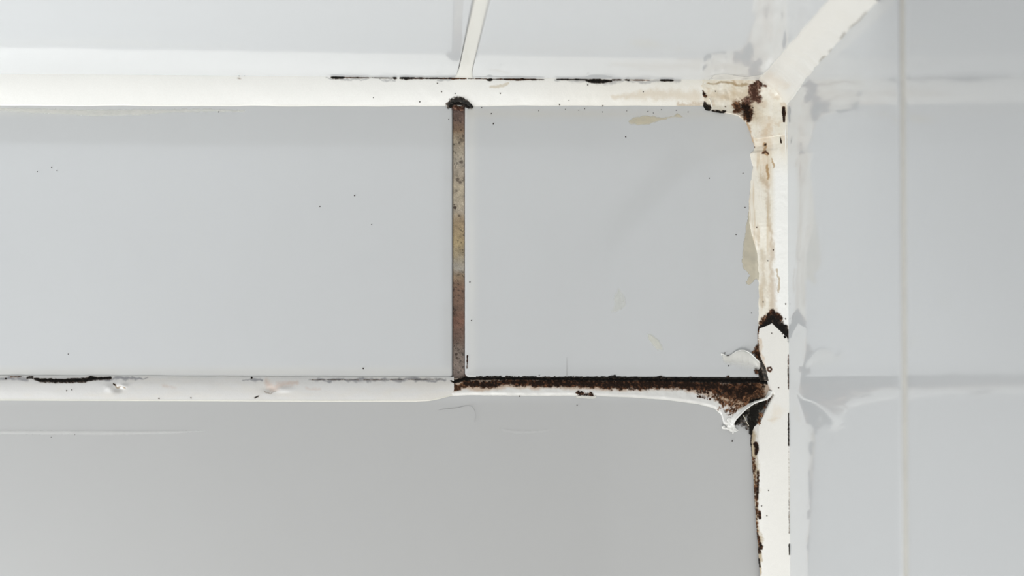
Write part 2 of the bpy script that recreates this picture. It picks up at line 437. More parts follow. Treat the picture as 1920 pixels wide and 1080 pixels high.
for (x, y) in [(449, 147), (787, 191), (820, 156), (828, 172), (938, 175), (1049, 196), (1130, 198), (1102, 159), (1206, 172)]:
    pr.append(prim('grey', [(x, y, 1.5)], 8, 2.0, .6))
ms = mould_children(bead, U, V, h, pr, False, seed=3, names={8: 'mould_speck'})
for m_ in ms:
    if m_.name.startswith('mould_speck'): m_['kind'] = 'stuff'

# ---- corner bead: yellowed patch in the corner and down to the new bead ------
xl_old = lin([(140, 1311), (165, 1309), (176, 1315), (200, 1320), (206, 1324), (210, 1345), (213, 1368), (217, 1383), (224, 1392), (232, 1399), (245, 1404), (258, 1409), (268, 1412), (276, 1415), (283, 1412),
              (288, 1406), (300, 1408), (312, 1411), (325, 1410), (340, 1408), (360, 1406), (380, 1404), (420, 1404), (470, 1418), (520, 1422), (560, 1423), (600, 1422), (660, 1419)])
def h_V(wx, wy, xl):
    r_ = xc(wy); t = np.clip((wx - xl) / (r_ - xl), 0, 1)
    return HC * t ** 1.12
def h_corner(wx, wy, xl):
    xv = np.maximum(xl, 1396 + 0 * xl)
    xv = np.where(wy < 262, np.minimum(1413, 1398 + 0 * xl), xl)
    a = h_V(wx, wy, xv); b_ = h_H(wx, np.minimum(wy, 198)) * (wy < 199.5)
    k = 7.0
    m = k * np.logaddexp(a / k, b_ / k) - k * math.log(2) * np.exp(-np.minimum(np.abs(a), np.abs(b_) + 0) * 0) * np.exp(-np.maximum(a, b_) / 14)
    m = np.maximum(m, 0) + 20 * np.exp(-(((wx - 1462) / 26) ** 2 + ((wy - 165) / 22) ** 2))
    return m
ys = np.concatenate([np.arange(151.5, 203, 1.1), np.arange(203, 264, .45), np.arange(264, 641, 1.3)])
ss = np.linspace(0, 1, 120)
Yr, T = np.meshgrid(ys, ss, indexing='ij')
V = Yr
XL = xl_old(V) + 1.6 * (fbm(V, V * 0, 9, 71, 3) - .5) * 2
U = XL + T * (xc(V) - XL)
V = np.maximum(V, yc(U) - 0.3)
t_px = U - XL
h = h_corner(U, V, xl_old(V)) + edge_lip(t_px + .001, 2.0) + 1.3 * (fbm(U, V * .35, 12, 72, 3) - .5) * sst(t_px, 0, 4) + 3.5 * (fbm(U, V, 26, 73, 3) - .5) * sst(280 - V, 0, 60) + 2.2 * np.abs(fbm(U, V, 14, 178, 3) - .5) * sst(t_px, 0, 5) * sst(620 - V, 0, 60)
h[:, 0] = -0.8
sx, sy = seen(U, V, h)
col = np.ones(U.shape + (3,)) * CREAM
k = (sst(fbm(sx * 2.2, sy * .35, 18, 74), .35, .7) * .35)[..., None]; col = col * (1 - k) + YEL * k
k = (sst(1475 - sx, 12, 45) * sst(sy, 262, 300) * (1 - sst(sy, 560, 600)) * sst(fbm(sx * 3.0, sy * .22, 16, 174, 4), .42, .68) * .55)[..., None]; col = col * (1 - k) + np.array((.56, .43, .27)) * k
k = (sst(300 - sy, 0, 50) * sst(fbm(sx, sy, 13, 175, 4), .50, .70) * .45)[..., None]; col = col * (1 - k) + np.array((.58, .44, .29)) * k
k = (sst(sx, 1440, 1458) * sst(sy, 270, 340))[..., None]; col = col * (1 - k) + SIL * k       # clean right flank
k = (np.exp(-((sx - 1452) / 30) ** 2 - ((sy - 130) / 34) ** 2))[..., None] * .8; col = col * (1 - k) + SIL * k
col = stain(col, sx, sy, (.52, .40, .25), [(1325, 180, 14), (1370, 180, 22), (1405, 185, 34), (1415, 215, 26)], .55, 1.0, 16)
col = stain(col, sx, sy, (.60, .44, .28), [(1438, 235, 22), (1432, 300, 16), (1436, 350, 14)], .50, 1.2, 12)
col = stain(col, sx, sy, (.36, .20, .07), [(1436, 270, 4), (1434, 286, 3), (1440, 290, 3)], .8, .5, 7)
col = stain(col, sx, sy, (.40, .24, .09), [(1449, 298, 2), (1451, 314, 2)], .8, .5, 7)
col = stain(col, sx, sy, (.38, .22, .08), [(1438, 312, 3), (1440, 335, 4)], .8, .6, 7)
col = stain(col, sx, sy, (.45, .33, .2), [(1428, 335, 10), (1437, 350, 9), (1440, 400, 5), (1447, 440, 6), (1444, 520, 8), (1448, 580, 12)], .55, 1.0, 12)
col = stain(col, sx, sy, (.48, .38, .25), [(1430, 470, 8), (1428, 570, 10)], .5, 1.0, 12)
col = stain(col, sx, sy, (.42, .30, .15), [(1456, 508, 2.5), (1457, 545, 3)], .7, .7, 7)
col = stain(col, sx, sy, (.40, .24, .10), [(1382, 158, 3), (1368, 136, 3)], .5, .6, 7)
col = stain(col, sx, sy, (.36, .26, .14), [(1330, 154, 2), (1368, 156, 3), (1400, 158, 3)], .8, .6, 9)
col = stain(col, sx, sy, (.40, .25, .12), [(1401, 232, 4), (1408, 258, 4), (1412, 275, 4)], .8, .8, 8)
old = grid_obj('silicone_bead', U, V, h, col, M_SIL, None, False)
top(old, 'yellowed peeling silicone bead in the upper corner with brown blotches', 'silicone bead')
pr = [prim('brown', [(1305, 166, 3), (1314, 172, 4), (1322, 180, 4)], 0, 1, 1.2), prim('black', [(1318, 196, 7), (1325, 203, 9)], 0, 1.5, .9), prim('brown', [(1312, 192, 6)], 0, .8, 1.2),
      prim('black', [(1337, 209, 3.5), (1350, 210, 3.5), (1360, 209, 2)], 0, 1.1, 1.4, 4),
      prim('rust', [(1380, 196, 9), (1384, 206, 9), (1378, 208, 5)], 1, 1.2, .9), prim('brown', [(1398, 202, 15), (1402, 214, 14)], 1, 1.4, .9, 7),
      prim('plum', [(1396, 192, 10), (1416, 184, 13), (1412, 166, 13), (1424, 158, 8), (1436, 162, 4)], 1, 1.0, 1.3, 8), prim('brown', [(1402, 218, 9), (1404, 226, 5)], 1, 1.4, .6),
      prim('brown', [(1469, 203, 3.5), (1470, 214, 4.0), (1470, 228, 2)], 2, 1.8, .6),
      prim('brown', [(1463, 258, 1.2), (1465, 268, 1.6)], 2, 1.5, .8), prim('rust', [(1409, 268, 2.5), (1413, 276, 2.5)], 3, 1.4, .8),
      prim('rust', [(1430, 288, 2.5), (1436, 284, 2.5), (1441, 289, 2)], 3, .9, 1.0), prim('brown', [(1435, 271, 3)], 3, 1.2, .8),
      # dark chevron above the pointed end of the newer bead
      prim('black', [(1430, 613, 7), (1441, 605, 8), (1450, 596, 12), (1458, 608, 12), (1468, 618, 11), (1475, 630, 10)], 4, 1.7, .7), prim('brown', [(1424, 618, 8), (1433, 606, 8), (1447, 586, 7)], 4, 1.3, 1.0),
      prim('brown', [(1447, 582, 4), (1452, 590, 8), (1462, 596, 7)], 4, 1.3, .9), prim('rust', [(1435, 595, 5), (1428, 606, 7)], 4, .9, 1.3, 4)]
for (x, y) in [(1419, 426), (1398, 440), (1450, 469), (1440, 489), (1416, 470), (1431, 566), (1473, 570), (1473, 598), (1397, 441), (1360, 200), (1341, 171)]:
    pr.append(prim('brown', [(x, y, 1.5)], 5, 2.0, .5))
ms = mould_children(old, U, V, h, pr, False, seed=13, halo=.9, names={5: 'mould_speck'})
for m_ in ms:
    if m_.name.startswith('mould_speck'): m_['kind'] = 'stuff'

# ---- bead along ceiling / right wall, running towards the viewer ---------------
wX = lin([(0, 44), (40, 50), (160, 51), (500, 58), (1250, 60)]); wZ = lin([(0, 52), (60, 52), (110, 46), (170, 38), (260, 33), (420, 25), (1250, 25)])
dd = np.concatenate([np.arange(2, 300, 2.0), np.arange(300, 582, 6.0)])
Dd, T = np.meshgrid(dd, np.linspace(0, 1, 46), indexing='ij')
WX = wX(Dd) + 5 * (fbm(Dd, 0 * Dd, 50, 81, 3) - .5); WZ = wZ(Dd) + 9 * (fbm(Dd, 0 * Dd + 9, 34, 82, 3) - .5)
ycn = yc(1465) ; xcn = 1464.0
bul = 0.14 * np.sin(T * math.pi)
a_ = (1 - T); 
U = xcn - WX * (a_ * (1 - bul)) - 0.6 * 0
V = ycn + WZ * (T * (1 - bul))
U[:, 0] = U[:, 1]; V[:, 0] = ycn - 1.0
V[:, 1] = np.maximum(V[:, 1], ycn + 1.6)
U[:, -1] = xcn + 1.0; U[:, -2] = np.minimum(U[:, -2], xcn - 1.8)
h = Dd + 1.5 * (fbm(Dd, T * 50, 20, 83) - .5)
sx, sy = seen(U, V, h)
col = np.ones(U.shape + (3,)) * (SIL * np.array((.80, .79, .775)))
for pts in ([(1539, 118, 4), (1546, 108, 4)], [(1557, 94, 5)], [(1575, 72, 4), (1583, 62, 4)], [(1500, 160, 3), (1518, 146, 3), (1530, 128, 3)], [(1590, 52, 3), (1625, 24, 3)]):
    col = stain(col, sx, sy, (.26, .24, .21), pts, .75, .9, 9, amp=.4)
k = (sst(-h, -95, -10) * .85)[..., None]; col = col * (1 - k) + (CREAM * .95) * k
col = stain(col, sx, sy, (.60, .47, .33), [(1420, 165, 20), (1440, 172, 16), (1462, 190, 14)], .55, 1.2, 12, amp=.9)
col = stain(col, sx, sy, (.62, .52, .40), [(1440, 140, 12), (1470, 160, 12)], .35, 1.2, 12, amp=.9)
side = grid_obj('silicone_bead', U, V, h, col, M_SIL, None, True)
top(side, 'blurred white silicone bead running out of the corner between ceiling and side wall', 'silicone bead')

# ---- newer white bead, lower half of the corner --------------------------------
xl_new = lin([(604, 1446), (608, 1441), (612, 1434), (616, 1422), (620, 1421), (650, 1421), (668, 1424), (680, 1428), (690, 1433), (715, 1437), (730, 1441), (742, 1446), (750, 1442), (760, 1437), (775, 1431),
              (790, 1424), (800, 1413), (808, 1409), (830, 1408), (870, 1411), (900, 1413), (950, 1416), (1000, 1420), (1030, 1422), (1080, 1425), (1400, 1436)])
xr_new = lambda y: np.minimum(xc(y), 1440 + (y - 604) * 0.80)
V, T = np.meshgrid(np.arange(604, 1330, 1.2), np.linspace(0, 1, 60), indexing='ij')
XL = xl_new(V) + 1.5 * (fbm(V, V * 0, 8, 91, 3) - .5); XL = np.minimum(XL, xr_new(V) - 1)
U = XL + T * (xr_new(V) - XL)
t_px = U - XL; vis = 1424 + 0.0 * V
XB = lin([(604, 1419), (700, 1421), (780, 1423), (860, 1420), (1400, 1424)])(V)
edge = np.minimum(t_px, np.where(V < 645, xr_new(V) - U + .01, 99)); edge = np.minimum(edge, (V - 603) * .8)
h = h_V(U, V, XB) + 3.2 * np.clip(edge / 2.0, 0, 1) + 0.6 * (fbm(U, V * .4, 20, 92, 3) - .5)
h = np.where(T == 0, -0.8, h)
sx, sy = seen(U, V, h)
col = np.ones(U.shape + (3,)) * (SIL * np.array((.87, .855, .835)))
col = stain(col, sx, sy, (.70, .62, .50), [(1462, 770, 14), (1450, 785, 12)], .45, 1.1, 12)
col = stain(col, sx, sy, (.62, .52, .40), [(1440, 788, 3), (1460, 784, 3)], .4, 1.0, 8)
col = stain(col, sx, sy, (.55, .40, .26), [(1426, 640, 4), (1426, 665, 5), (1436, 690, 6)], .6, .9, 7)
col = stain(col, sx, sy, (.42, .33, .2), [(1410, 810, 8), (1414, 880, 10), (1416, 960, 9), (1421, 1020, 8), (1424, 1080, 5)], .9, .8, 7, amp=.8)
new = grid_obj('silicone_bead', U, V, h, col, M_SIL, None, False)
top(new, 'clean white silicone bead with a pointed end running down the corner', 'silicone bead')
pr = [prim('black', [(1406, 800, 5), (1408, 815, 4), (1408, 835, 2.2), (1411, 900, 2.0), (1415, 960, 1.6), (1421, 1040, 1.6), (1424, 1085, 1.2)], 0, 1.2, 1.0),
      prim('brown', [(1417, 832, 5), (1419, 842, 5), (1417, 852, 3)], 0, 1.6, .7), prim('brown', [(1421, 885, 3), (1421, 900, 3), (1420, 935, 2)], 0, 1.2, 1.2, 4),
      prim('brown', [(1424, 960, 3.5), (1425, 972, 3)], 0, 1.4, .9), prim('brown', [(1416, 990, 2.5), (1422, 1010, 3), (1426, 1025, 5), (1424, 1035, 4)], 0, 1.1, 1.1, 4),
      prim('rust', [(1413, 860, 3), (1418, 935, 3), (1420, 1000, 3)], 0, .7, 1.5, 4), prim('black', [(1423, 1050, 2.5), (1425, 1062, 2.5)], 0, 1.3, 1.0),
      prim('rust', [(1421, 625, 2.2), (1421, 655, 2.2), (1424, 664, 3)], 1, 1.0, 1.2), prim('plum', [(1440, 690, 1.9), (1445, 689, 1.9), (1447, 693, 1.9), (1444, 697, 1.9), (1440, 694, 1.9)], 2, 1.7, .5),
      prim('rust', [(1446, 732, 2), (1446, 745, 2.5), (1440, 754, 2.5)], 1, 1.2, .9)]
for (x, y) in [(1447, 625), (1460, 727), (1441, 920), (1428, 949), (1438, 967)]:
    pr.append(prim('grey', [(x, y, 1.5)], 3, 2.0, .5))
rx = lambda y: float(seen(xc(y), y, HC + 3)[0]) - 1.2
pr += [prim('brown', [(rx(665), 665, 1.0), (rx(700), 700, 1.3), (rx(730), 730, 1.0)], 4, 1.1, 1.3), prim('black', [(rx(775), 775, 1.0), (rx(815), 815, 2.2), (rx(836), 836, 1.4)], 4, 1.15, 1.3),
       prim('black', [(rx(1020), 1020, 1.4), (rx(1040), 1040, 1.2)], 4, 1.5, .5), prim('grey', [(rx(840), 840, .8), (rx(1000), 1000, .8)], 4, 1.0, 1.2)]
ms = mould_children(new, U, V, h, pr, False, seed=23, names={3: 'mould_speck', 2: 'mould_ring', 0: 'mould_strip', 4: 'mould_crack'})
for m_ in ms:
    if m_.name.startswith('mould_speck'): m_['kind'] = 'stuff'

# ---- lower horizontal bead, clean left length ----------------------------------
ylo = lin([(-740, 752), (0, 751), (250, 752), (600, 753), (780, 753), (805, 752), (825, 748), (840, 744), (852, 741)])
U, T = np.meshgrid(np.concatenate([np.arange(-740, -20, 6.0), np.arange(-20, 852, 1.0)]), np.linspace(0, 1, 46), indexing='ij')
yt = 704.0 + 0.003 * U * (U > 0) + 1.0 * (fbm(U, 0 * U, 30, 103, 2) - .5); V = yt + T * (ylo(U) - yt)
h = 3.4 * np.sin(np.clip(T, 0, 1) * math.pi) + .35 + 1.0 * (fbm(U, V, 50, 101, 3) - .5) * np.sin(T * math.pi)
def dent(cx, cy, rx_, ry_, d): return d * np.exp(-((U - cx) / rx_) ** 2 - ((V - cy) / ry_) ** 2)
h -= dent(222, 729, 9, 6, 4.0); h += dent(206, 728, 8, 7, 2.0) + dent(232, 724, 8, 4, 2.0)
h -= dent(508, 730, 13, 6, 3.0); h += dent(530, 731, 20, 5, 1.6)
h = np.where(T > .999, 0.0, h)
sx, sy = seen(U, V, h)
col = np.ones(U.shape + (3,)) * np.array((.665, .655, .635))
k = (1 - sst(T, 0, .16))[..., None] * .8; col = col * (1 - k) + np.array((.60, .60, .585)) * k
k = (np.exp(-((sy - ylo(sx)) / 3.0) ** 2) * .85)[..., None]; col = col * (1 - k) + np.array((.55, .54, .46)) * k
k = (sst(fbm(sx, sy * 3, 60, 102), .45, .75) * .4)[..., None]; col = col * (1 - k) + np.array((.68, .64, .57)) * k
col = stain(col, sx, sy, (.56, .42, .34), [(500, 716, 8), (512, 728, 10), (555, 718, 7)], .6, 1.1, 14)
col = stain(col, sx, sy, (.55, .42, .35), [(575, 728, 6), (600, 730, 5)], .35, 1.1, 14)
col = stain(col, sx, sy, (.55, .42, .35), [(310, 725, 6), (325, 727, 5)], .35, 1.1, 14)
for pts in ([(0, 709, 5), (50, 710, 5)], [(195, 711, 5), (235, 710, 4), (280, 709, 2)], [(455, 712, 3), (475, 712, 5), (490, 713, 3)], [(578, 711, 2.5), (620, 712, 4.5), (700, 712, 4), (770, 711, 4.5), (835, 711, 3)]):
    col = stain(col, sx, sy, (.20, .20, .22), pts, .75, 1.0, 10, amp=.5)
col = stain(col, sx, sy, (.25, .17, .08), [(216, 721, 2), (222, 728, 2), (236, 727, 1.5)], .85, .6, 7)
col = stain(col, sx, sy, (.30, .25, .2), [(497, 732, 1.5), (507, 738, 1.6), (516, 733, 1.4)], .7, .6, 7)
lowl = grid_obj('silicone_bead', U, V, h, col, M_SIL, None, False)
top(lowl, 'flat white silicone bead under the wide tile, ending at the brown joint', 'silicone bead')
pr = [prim('black', [(66, 711, 3.2), (75, 713, 4.6), (110, 714, 5.0), (160, 713, 4.8), (172, 709, 5), (178, 710, 4)], 0, 1.6, .8), prim('black', [(178, 710, 3.0), (192, 710, 3.2), (207, 709, 3.6)], 0, 1.5, .9), prim('grey', [(52, 708, 3), (60, 707, 4)], 0, 1.1, 1.1),
      prim('rust', [(20, 706.8, 1.4), (40, 706.5, 1.4)], 0, 1.0, 1.0), prim('black', [(11, 710, 2.5)], 0, 1.2, .9), prim('black', [(472, 708.5, 2.5)], 1, 1.5, .8), prim('grey', [(478, 746, 1.6), (484, 743, 1.6)], 1, 1.5, .5),
      prim('brown', [(213, 720, 2.0), (216, 722, 1.6)], 1, 1.5, .5), prim('grey', [(582, 712, .9), (700, 712, .9), (790, 711.5, .9), (830, 711, .6)], 1, .8, 1.2, 8)]
for (x, y) in [(125, 732.5), (135, 731), (298, 747), (358, 746)]:
    pr.append(prim('black', [(x, y, 1.5)], 2, 2.0, .5))
ms = mould_children(lowl, U, V, h, pr, False, seed=33, names={2: 'mould_speck'})
for m_ in ms:
    if m_.name.startswith('mould_speck'): m_['kind'] = 'stuff'

# ---- lower horizontal bead, mouldy right length --------------------------------
ylo = lin([(842, 742), (860, 742), (880, 741), (1000, 742), (1100, 742), (1180, 745), (1250, 750), (1310, 758), (1340, 766), (1352, 778), (1357, 796), (1366, 800), (1374, 792), (1382, 780), (1395, 768), (1412, 756), (1430, 750), (1442, 740), (1448, 735)])
U, T = np.meshgrid(np.arange(842, 1449, 0.9), np.linspace(0, 1, 90), indexing='ij')
yt = 705.5 + 0.0095 * (U - 870); V = yt + T * (ylo(U) + .8 * (fbm(U, U * 0, 9, 111) - .5) - yt)
ins = sst(V, 706, 716)
h = -4.5 + 6.2 * ins + 1.6 * (fbm(U, V, 16, 112, 3) - .5) + 5 * sst(U, 1335, 1420) * sst(V, 712, 745)
h = np.where(V > 716, (h + .3) * sst(ylo(U) - V, -0.5, 7) ** .7 + .2 + 4 * sst(U, 1345, 1400) * (1 - sst(ylo(U) - V, -0.5, 7)), h)
h = np.where(T > .999, -0.8, h)
sx, sy = seen(U, V, h)
col = np.ones(U.shape + (3,)) * np.array((.72, .71, .68))
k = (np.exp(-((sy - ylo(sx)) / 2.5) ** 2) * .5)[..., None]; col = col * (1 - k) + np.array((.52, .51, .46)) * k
yb = lin([(842, 734), (870, 727), (905, 732), (950, 725), (1000, 728), (1050, 726), (1090, 728), (1140, 730), (1200, 731), (1230, 728), (1280, 730), (1320, 738), (1350, 752), (1400, 765), (1450, 750)])
k = (sst(yb(sx) + 6 - sy + 8 * (fbm(sx, sy, 9, 113) - .5), 0, 8) * .8)[..., None]; col = col * (1 - k) + np.array((.50, .36, .25)) * k
col = stain(col, sx, sy, (.55, .40, .26), [(1360, 745, 16), (1400, 765, 16)], .6, 1.1, 10, amp=.8)
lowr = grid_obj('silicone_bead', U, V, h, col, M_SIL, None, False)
top(lowr, 'thin silicone bead under the cut tile, mostly covered by dark brown mould', 'silicone bead')
# whitish pinkish clean stretch near the end of the bead
pr = [prim('black', [(844, 713, 4), (852, 716, 4.5), (868, 712, 4.5), (880, 710.5, 5)], 0, 1.6, .7), prim('rust', [(852, 722, 6), (856, 729, 7), (870, 722, 8)], 0, 1.0, 1.1, 5),
      prim('black', [(872, 709, 4.5), (1000, 709.5, 5), (1150, 710.5, 6), (1300, 712.5, 7), (1440, 714.5, 7)], 0, 1.9, .6, 5),
      prim('brown', [(872, 719, 7), (910, 722, 9), (950, 717, 7), (1000, 719, 8), (1060, 719, 9), (1100, 721, 8), (1150, 721, 11), (1200, 722, 11), (1240, 719, 10), (1300, 722, 12), (1340, 726, 15)], 0, 1.35, .85, 6),
      prim('brown', [(1340, 724, 16), (1370, 732, 20), (1390, 738, 22), (1412, 730, 22)], 1, 1.3, 1.0, 8), prim('rust', [(1372, 742, 18), (1398, 748, 22), (1415, 744, 15)], 1, .9, 1.3, 7),
      prim('rust', [(1355, 755, 13), (1378, 768, 12)], 1, .45, 1.5, 5), prim('black', [(1405, 752, 8), (1418, 748, 8)], 1, 1.2, 1.0), prim('rust', [(1420, 722, 12), (1425, 738, 12)], 1, 1.1, 1.0, 6),
      prim('brown', [(1085, 738, 5), (1110, 740, 4)], 2, .8, 1.3, 4), prim('brown', [(1312, 737, 8), (1335, 738, 10)], 2, .35, 1.7, 4)]
ms = mould_children(lowr, U, V, h, pr, False, seed=43, thr=.30)

# ---------------------------------------------------------------- mould growing on the wall itself
def bead_h(wx, wy):
    """height of the ceiling bead at a place on the back wall (0 below it)"""
    return np.where(wy < ylow(wx), h_H(wx, wy) + 1.2, 0.0)
def growth(name, x0, x1, y0, y1, prims, hfun, label, step=0.8, thr=.3, thick=1.2, seed=53, lift=.5):
    U, V = np.meshgrid(np.arange(x0, x1, step), np.arange(y0, y1, step), indexing='ij')
    h = hfun(U, V)
    sx, sy = seen(U, V, h)
    dens, grp, c = mould_field(sx, sy, prims, seed)
    hh = h + lift + thick * np.clip(dens - thr, 0, 0.8) * (0.4 + 1.4 * fbm(sx, sy, 3.0, seed + 33, 2))
    fd = (dens[:-1, :-1] + dens[1:, 1:] + dens[1:, :-1] + dens[:-1, 1:]) / 4
    o = grid_obj(name, U, V, hh, fuzz(dens, c, sx, sy, thr, seed), M_MOULD, None, False, fd > thr - .3)
    return top(o, label, 'mould')
growth('mould_growth', 828, 896, 176, 216,
       [prim('grey', [(841, 197, 7), (850, 191, 9), (862, 190, 9), (874, 194, 8), (884, 202, 4)], 0, 1.5, 1.0, 5), prim('black', [(843, 199, 5), (856, 194, 4.5), (870, 196, 5), (879, 202, 3)], 0, 1.5, .8, 4), prim('plum', [(852, 202, 7), (866, 204, 6)], 0, 1.0, .8)],
       lambda x, y: bead_h(x, y) - 2.5 * sst(y, 198, 204) * (np.abs(x - 860) < 12), 'fuzzy dark mould cap on top of the brown joint at the ceiling bead', step=.7, thick=4.5)
growth('mould_growth', 1365, 1446, 742, 822,
       [prim('cavity', [(1432, 753, 6), (1424, 762, 11), (1412, 770, 15), (1412, 784, 14), (1409, 798, 8), (1408, 812, 4)], 0, 1.9, .6, 4), prim('cavity', [(1378, 794, 5), (1385, 786, 6), (1396, 776, 8), (1404, 772, 8)], 0, 1.5, .7, 4),
        prim('grey', [(1388, 790, 7), (1398, 796, 7), (1404, 800, 6)], 0, .75, 1.2, 5), prim('rust', [(1426, 776, 6), (1422, 790, 6)], 0, .7, 1.4, 4), prim('brown', [(1436, 752, 4), (1432, 762, 5)], 0, 1.0, 1.0, 4)],
       lambda x, y: 1.0 + 9 * sst(x, 1412, 1440) + 0 * y, 'black mould patch in the torn pocket under the peeling silicone flap', thr=.28)
growth('mould_growth', 1406, 1448, 640, 716,
       [prim('rust', [(1422, 650, 5), (1417, 662, 8), (1422, 672, 7)], 0, 1.1, 1.2, 5), prim('brown', [(1418, 663, 6), (1424, 672, 5)], 0, 1.2, 1.0, 4), prim('grey', [(1425, 681, 7), (1432, 678, 6)], 0, 1.1, 1.0, 4), prim('rust', [(1434, 682, 5)], 0, .8, 1.2, 4),
        prim('brown', [(1418, 690, 5), (1420, 700, 6)], 0, 1.1, 1.0, 4), prim('grey', [(1431, 688, 6), (1434, 700, 7), (1437, 712, 5)], 0, 1.1, .9, 4), prim('black', [(1424, 695, 7), (1428, 706, 7), (1428, 714, 6)], 0, 1.5, .8, 5)],
       lambda x, y: np.maximum(0, h_V(x, y, 1423 + 0 * x)), 'brown and black mould between the cut tile and the pointed white bead')
growth('mould_growth', 868, 884, 660, 696, [prim('brown', [(876.5, 667, 1.6), (875.5, 690, 1.2)], 0, 1.5, 1.3, 4)], lambda x, y: 0 * x, 'tiny brown mould streak on the cut tile near its lower corner', step=.5, seed=61, thick=.5, lift=.25)
growth('mould_growth', 880, 1432, 696, 712, [prim('black', [(895, 707, 2.2), (1000, 707.5, 2.0), (1150, 708.5, 2.2), (1300, 710.5, 2.2), (1430, 711.5, 2.2)], 0, .9, 1.7, 3.5), prim('black', [(1143, 706, 2.2), (1153, 705, 2.4)], 0, 1.2, 1), prim('black', [(1233, 707, 2.5), (1240, 706, 2.5)], 0, 1.2, 1), prim('black', [(1295, 708, 2.5)], 0, 1.2, 1), prim('brown', [(1365, 707, 3)], 0, 1.1, 1)],
       lambda x, y: 0 * x, 'thin black mould fringe creeping onto the lower edge of the cut tile', step=.7, seed=67, thick=.6, lift=.25)

# ---------------------------------------------------------------- torn flaps of silicone
def ribbon(name, ctrl, widths, heights, mat, color, parent=None, nseg=70, across=12, drop=None, seed=7, alpha=None, label=None, thick=0.9):
    """thin curled sheet: a raised ridge line whose skirt runs down to the tile. ctrl (x, y); drop = direction and length of the skirt"""
    cx = [c[0] for c in ctrl]; cy = [c[1] for c in ctrl]; q = np.linspace(0, 1, len(ctrl)); tq = np.linspace(0, 1, nseg)
    def sm(vals):   # smooth interpolation
        v = np.interp(tq, q, vals); k = np.ones(7) / 7; p = np.pad(v, 3, mode='edge'); return np.convolve(p, k, 'valid')
    rx_, ry_ = sm(cx), sm(cy); wd = sm(widths); hg = sm(heights)
    T, A = np.meshgrid(tq, np.linspace(0, 1, across), indexing='ij')
    dx, dy = drop
    jag = 1 + 0.35 * (fbm(rx_, ry_, 6, seed) - .5)
    U = rx_[:, None] + dx * A * (wd * jag)[:, None]; V = ry_[:, None] + dy * A * (wd * jag)[:, None]
    h = 0.6 + hg[:, None] * (np.cos(A * math.pi) * .5 + .5) * (1 + .0 * T) + 1.0 * (fbm(U, V, 9, seed + 2) - .5)
    c = np.ones(U.shape + (4,)); c[..., :3] = color * (1 + .05 * (fbm(U, V, 8, seed + 3)[..., None] - .5))
    if alpha is not None: c[..., 3] = np.clip(alpha(A, T), 0, 1)
    o = grid_obj(name, U, V, h, c, mat, parent, dx * 0 + 1 > 2)
    md = o.modifiers.new('thickness', 'SOLIDIFY'); md.thickness = thick * S; md.offset = 0
    if label: o['label'] = label
    return o
def tube(name, pts, mat, color=None, parent=None, nsides=10, seed=3, flat=1.0):
    """rounded rope through points (x, y, h, radius)"""
    P = np.array(pts, float); q = np.linspace(0, 1, len(P)); n = max(24, 8 * len(P)); tq = np.linspace(0, 1, n)
    C = np.stack([np.interp(tq, q, P[:, i]) for i in range(4)], -1)
    for _ in range(2):
        C[1:-1] = (C[:-2] + 2 * C[1:-1] + C[2:]) / 4
    tan = np.gradient(C[:, :3], axis=0); tan /= np.linalg.norm(tan, axis=1, keepdims=True) + 1e-9
    ref = np.array((0, 0, 1.0)); a = np.cross(tan, ref); a /= np.linalg.norm(a, axis=1, keepdims=True) + 1e-9; b_ = np.cross(tan, a)
    ang = np.linspace(0, 2 * math.pi, nsides, endpoint=False)
    r = C[:, 3] * (1 + 0.5 * (fbm(C[:, 0], C[:, 1], 5, seed) - .5)); r[0] *= .3; r[-1] *= .3
    V = C[:, None, :3] + r[:, None, None] * (np.cos(ang)[None, :, None] * a[:, None, :] + flat * np.sin(ang)[None, :, None] * b_[:, None, :])
    vs = to_world(V[..., 0], V[..., 1], V[..., 2]).reshape(-1, 3).tolist()
    fs = []
    for i in range(n - 1):
        for j in range(nsides):
            fs.append((i * nsides + j, i * nsides + (j + 1) % nsides, (i + 1) * nsides + (j + 1) % nsides, (i + 1) * nsides + j))
    vs.append(to_world(*[np.array(v) for v in C[0, :3]]).tolist()); vs.append(to_world(*[np.array(v) for v in C[-1, :3]]).tolist())
    e = len(vs)
    for j in range(nsides):
        fs.append((e - 2, (j + 1) % nsides, j, j)); fs.append((e - 1, (n - 1) * nsides + j, (n - 1) * nsides + (j + 1) % nsides, (n - 1) * nsides + (j + 1) % nsides))
    me = bpy.data.meshes.new(name); me.from_pydata(vs, [], [tuple(dict.fromkeys(f)) for f in fs]); me.update()
    for p_ in me.polygons: p_.use_smooth = True
    if color is not None:
        ca = me.color_attributes.new('Col', 'FLOAT_COLOR', 'POINT')
        ca.data.foreach_set('color', np.tile(np.array(list(color) + [1.0], np.float32), len(vs)))
    me.materials.append(mat)
    o = bpy.data.objects.new(name, me); COL.objects.link(o)
    if parent is not None: o.parent = parent
    return o

